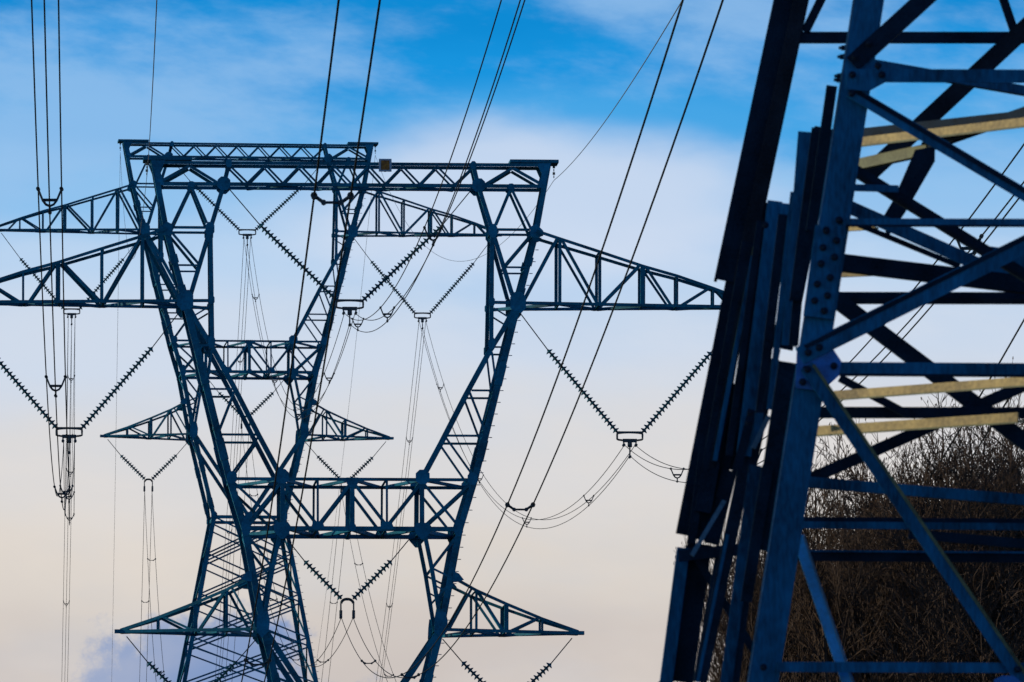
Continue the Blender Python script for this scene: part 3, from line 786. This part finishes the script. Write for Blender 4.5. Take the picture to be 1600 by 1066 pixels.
bar('brace', (1271, 570), (1607, 1059), 5, DF-0.085, m=M_OLIVE, t=0.003, leg2=0.03)  # added olive strip, sunlight on the brace edge painted in
bar('brace', (1256, 838), (1334, 1070), 3, DF+0.24, m=M_EDGE, t=0.003, leg2=0.02)  # added light stripe, painted highlight on the brace edge
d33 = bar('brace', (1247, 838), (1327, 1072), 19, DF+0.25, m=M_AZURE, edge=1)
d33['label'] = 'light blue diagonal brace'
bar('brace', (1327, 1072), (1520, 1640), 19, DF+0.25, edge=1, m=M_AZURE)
bar('strut', (1214, 1042), (X2+20, 1046), 16, DF-0.03, edge=1)
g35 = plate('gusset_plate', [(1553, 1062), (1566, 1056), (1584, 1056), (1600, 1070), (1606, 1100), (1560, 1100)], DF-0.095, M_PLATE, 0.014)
for x, y in [(1590, 1046), (1193, 1043)]: bolt(x, y, DF-0.09, g35)

# far face and plan members
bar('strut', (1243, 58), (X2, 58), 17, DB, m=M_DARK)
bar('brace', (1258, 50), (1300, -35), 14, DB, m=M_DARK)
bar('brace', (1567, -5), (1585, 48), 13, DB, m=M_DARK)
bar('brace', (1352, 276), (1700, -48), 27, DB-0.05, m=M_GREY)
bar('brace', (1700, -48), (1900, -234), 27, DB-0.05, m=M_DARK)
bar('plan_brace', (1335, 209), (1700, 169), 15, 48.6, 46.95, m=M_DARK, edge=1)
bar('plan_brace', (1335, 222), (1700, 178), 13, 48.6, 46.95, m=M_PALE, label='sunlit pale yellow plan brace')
bar('plan_brace', (1335, 229.5), (1700, 185.5), 3, 48.59, 46.94, m=M_OLIVE, t=0.003, leg2=0.01)  # added strip, shaded underside of the pale brace painted darker
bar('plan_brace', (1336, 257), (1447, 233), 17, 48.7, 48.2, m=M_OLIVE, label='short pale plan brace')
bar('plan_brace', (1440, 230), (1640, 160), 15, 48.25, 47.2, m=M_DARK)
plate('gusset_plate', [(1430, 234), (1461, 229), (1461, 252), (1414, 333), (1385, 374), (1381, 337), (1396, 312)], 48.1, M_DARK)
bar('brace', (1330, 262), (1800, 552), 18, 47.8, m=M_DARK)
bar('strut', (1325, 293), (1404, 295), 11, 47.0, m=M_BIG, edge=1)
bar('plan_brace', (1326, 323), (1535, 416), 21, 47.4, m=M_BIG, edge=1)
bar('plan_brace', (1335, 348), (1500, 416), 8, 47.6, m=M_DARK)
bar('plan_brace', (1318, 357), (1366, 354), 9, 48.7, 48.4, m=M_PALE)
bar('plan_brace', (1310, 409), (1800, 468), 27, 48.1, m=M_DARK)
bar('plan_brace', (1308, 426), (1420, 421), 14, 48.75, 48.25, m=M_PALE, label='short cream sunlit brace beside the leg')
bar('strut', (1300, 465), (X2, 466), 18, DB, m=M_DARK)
bar('strut', (1300, 470), (X2, 471), 8, DB-0.02, m=M_GREY, t=0.004, leg2=0.02)  # added grey strip painting the strut's second flange tone
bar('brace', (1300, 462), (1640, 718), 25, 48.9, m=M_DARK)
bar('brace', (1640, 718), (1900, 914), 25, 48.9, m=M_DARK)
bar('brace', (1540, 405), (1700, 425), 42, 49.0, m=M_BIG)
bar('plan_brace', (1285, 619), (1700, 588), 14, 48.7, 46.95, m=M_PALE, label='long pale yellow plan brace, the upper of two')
bar('plan_brace', (1285, 626.5), (1700, 595.5), 2.5, 48.69, 46.94, m=M_OLIVE, t=0.003, leg2=0.01)  # added strip painting underside shade of the upper pale brace
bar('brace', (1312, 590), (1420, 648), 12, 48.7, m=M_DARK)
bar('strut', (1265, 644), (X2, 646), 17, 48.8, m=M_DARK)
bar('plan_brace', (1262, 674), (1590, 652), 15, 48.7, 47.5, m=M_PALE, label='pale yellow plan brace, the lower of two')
bar('plan_brace', (1262, 682), (1590, 660), 2.5, 48.69, 47.49, m=M_OLIVE, t=0.003, leg2=0.01)  # added strip painting underside shade of the lower pale brace
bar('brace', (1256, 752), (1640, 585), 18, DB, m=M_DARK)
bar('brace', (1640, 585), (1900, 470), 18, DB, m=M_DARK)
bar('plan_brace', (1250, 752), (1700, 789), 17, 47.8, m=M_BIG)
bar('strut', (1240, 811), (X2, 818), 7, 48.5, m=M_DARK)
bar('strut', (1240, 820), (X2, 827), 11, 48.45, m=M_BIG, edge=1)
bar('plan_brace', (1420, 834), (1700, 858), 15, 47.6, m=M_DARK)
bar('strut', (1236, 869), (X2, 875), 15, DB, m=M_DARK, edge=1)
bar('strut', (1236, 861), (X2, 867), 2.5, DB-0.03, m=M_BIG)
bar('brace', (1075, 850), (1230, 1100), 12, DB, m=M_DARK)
for yy in (1330, 1560, 1800):
    xl = xleg(yy); bar('strut', (xl, yy), (2*1660-xl, yy), 16, DF-0.03); bar('strut', (xl-140, yy-70), (2*1640-xl, yy-70), 16, DB, m=M_DARK)
for yy in (-180, -420, -680):
    xl = xleg(yy); bar('strut', (xl, yy), (2*1660-xl, yy), 16, DF-0.03); bar('strut', (xl-120, yy+90), (2*1640-xl, yy+90), 16, DB, m=M_DARK)

# ------------------------------------------------------------------ bare winter trees behind the near tower
def make_tree(seed, H, spread, density=1.0):
    rnd = random.Random(seed)
    tr = MB(); cr_ = MB()
    twigs = [0]
    def rv(): return Vector((rnd.gauss(0, 1), rnd.gauss(0, 1), rnd.gauss(0, 1)))
    def seg(mb, p, d, ln, r, r2, k, bend=0.12, n=3, up=0.0):
        pts = [p]; dd = d.copy()
        for i in range(n):
            dd = (dd + rv()*bend + Vector((0, 0, up))).normalized(); pts.append(pts[-1] + dd*(ln/n))
        mb.tube(pts, r, k, r2, cap=False); return pts, dd
    def grow(p, d, ln, r, lvl):
        if lvl == 3:
            pts, dd = seg(cr_, p, d, ln, r, 0.004, 3, 0.16, 3, 0.10); twigs[0] += 1
            for q in pts[1:]:
                for _ in range(3):
                    t = (dd + rv()*0.5 + Vector((0, 0, 0.25))).normalized()
                    L2 = rnd.uniform(0.15, 0.42)
                    e = q + t*L2; m_ = q + t*L2*.5 + rv()*0.02
                    cr_.tube([q, m_, e], 0.0065, 3, 0.0035, cap=False)
                    if rnd.random() < 0.5:      # bud clusters and catkins at the tips
                        b = e; cr_.tube([b, b + Vector((rnd.uniform(-.02, .02), rnd.uniform(-.02, .02), rnd.choice((-0.05, 0.04))))], 0.012, 3, 0.006, cap=False)
            return
        mb = tr if lvl == 0 else cr_
        n = {0: 5, 1: 4, 2: 4}[lvl]
        pts, dd = seg(mb, p, d, ln, r, r*0.5, {0: 7, 1: 5, 2: 4}[lvl], {0: .05, 1: .10, 2: .14}[lvl], n, {0: .03, 1: .10, 2: .10}[lvl])
        nc = {0: int(16*density), 1: 8, 2: 7}[lvl]
        for i in range(nc):
            t = rnd.uniform(0.28 if lvl == 0 else 0.2, 1.0); f = t*n; a = min(int(f), n-1); q = pts[a].lerp(pts[a+1], f-a)
            az = rnd.uniform(0, 2*math.pi); sp_ = {0: spread*(1.15-0.6*t), 1: 0.75, 2: 0.8}[lvl]
            side = Vector((math.cos(az), math.sin(az), 0))
            nd_ = (dd*0.8 + side*sp_ + rv()*0.12).normalized()
            grow(q, nd_, ln*{0: 0.42*(1.25-0.55*t), 1: 0.48, 2: 0.5}[lvl]*rnd.uniform(.75, 1.2), r*{0: .42, 1: .45, 2: .45}[lvl]*(1.1-.4*t), lvl+1)
        if lvl < 2: grow(pts[-1], dd, ln*0.32, r*.42, lvl+1)
        else: grow(pts[-1], dd, ln*0.5, r*.4, lvl+1)
    grow(Vector((0, 0, -0.1)), Vector((0, 0, 1)), H*0.80, 0.13, 0)
    print('twigs', twigs[0], len(cr_.f))
    return tr, cr_
protos = []
for i, (sd_, H, spd) in enumerate(((11, 10.0, 0.95), (23, 10.0, 0.85), (37, 10.0, 1.0))):
    tr, cr_ = make_tree(sd_, H, spd); protos.append((tr, cr_))
meshes = []
tops = []
for tr, cr_ in protos:
    me = []
    for nm, mb, mm in (('trunk', tr, M_TRUNK), ('crown', cr_, M_BARK)):
        m_ = bpy.data.meshes.new(nm); m_.from_pydata(mb.v, [], mb.f); m_.update(); m_.materials.append(mm); me.append(m_)
    zs = sorted((v_[2] for v_ in cr_.v), reverse=True); tops.append(zs[1200]); meshes.append(me)
spots = [(1285, 805, 118, 0), (1415, 745, 116, 1), (1530, 668, 119, 2), (1650, 755, 117, 0), (1215, 855, 119, 1), (1178, 905, 121, 2),
         (1350, 785, 124, 2), (1475, 715, 125, 0), (1590, 712, 126, 1), (1240, 815, 125, 2), (1200, 880, 127, 0), (1140, 975, 124, 1),
         (1310, 800, 131, 1), (1420, 745, 132, 0), (1530, 705, 133, 2), (1630, 700, 132, 1), (1210, 850, 133, 2),
         (1470, 708, 121, 1), (1575, 690, 122, 0), (1370, 760, 120, 2), (1500, 730, 136, 1), (1600, 720, 137, 2), (1260, 830, 137, 0)]
made = []
TREE_LAB = {2: 'tallest bare brown tree of the wood, its rounded top rising near the right edge',
            3: 'bare brown tree cut by the right edge behind the near tower',
            1: 'bare brown tree with twiggy top just left of the tallest tree',
            0: 'lower bare tree right beside the main leg of the near tower',
            11: 'leftmost low bare tree, its twigs showing left of the near tower'}
for i, (px, py, d, pi) in enumerate(spots):
    p = P(px, py, d); sc_ = (p.z)/tops[pi]
    T = thing('bare_tree', '', 'tree', (p.x, d, 0), random.uniform(0, 6.28), 'bare winter trees behind the near tower')
    wd_ = 0.85 if px > 1265 else (0.62 if px > 1190 else 0.42)
    T.scale = (sc_*wd_, sc_*wd_, sc_)
    row = 'front' if i < 6 else ('middle' if i < 12 else 'back')
    T['label'] = TREE_LAB.get(len(made), 'leafless brown tree packed in the middle of the wood, its edges lost among the others')
    made.append(T)
    for nm, m_ in zip(('trunk', 'crown'), meshes[pi]):
        o = bpy.data.objects.new(nm, m_); COL.objects.link(o); o.parent = T
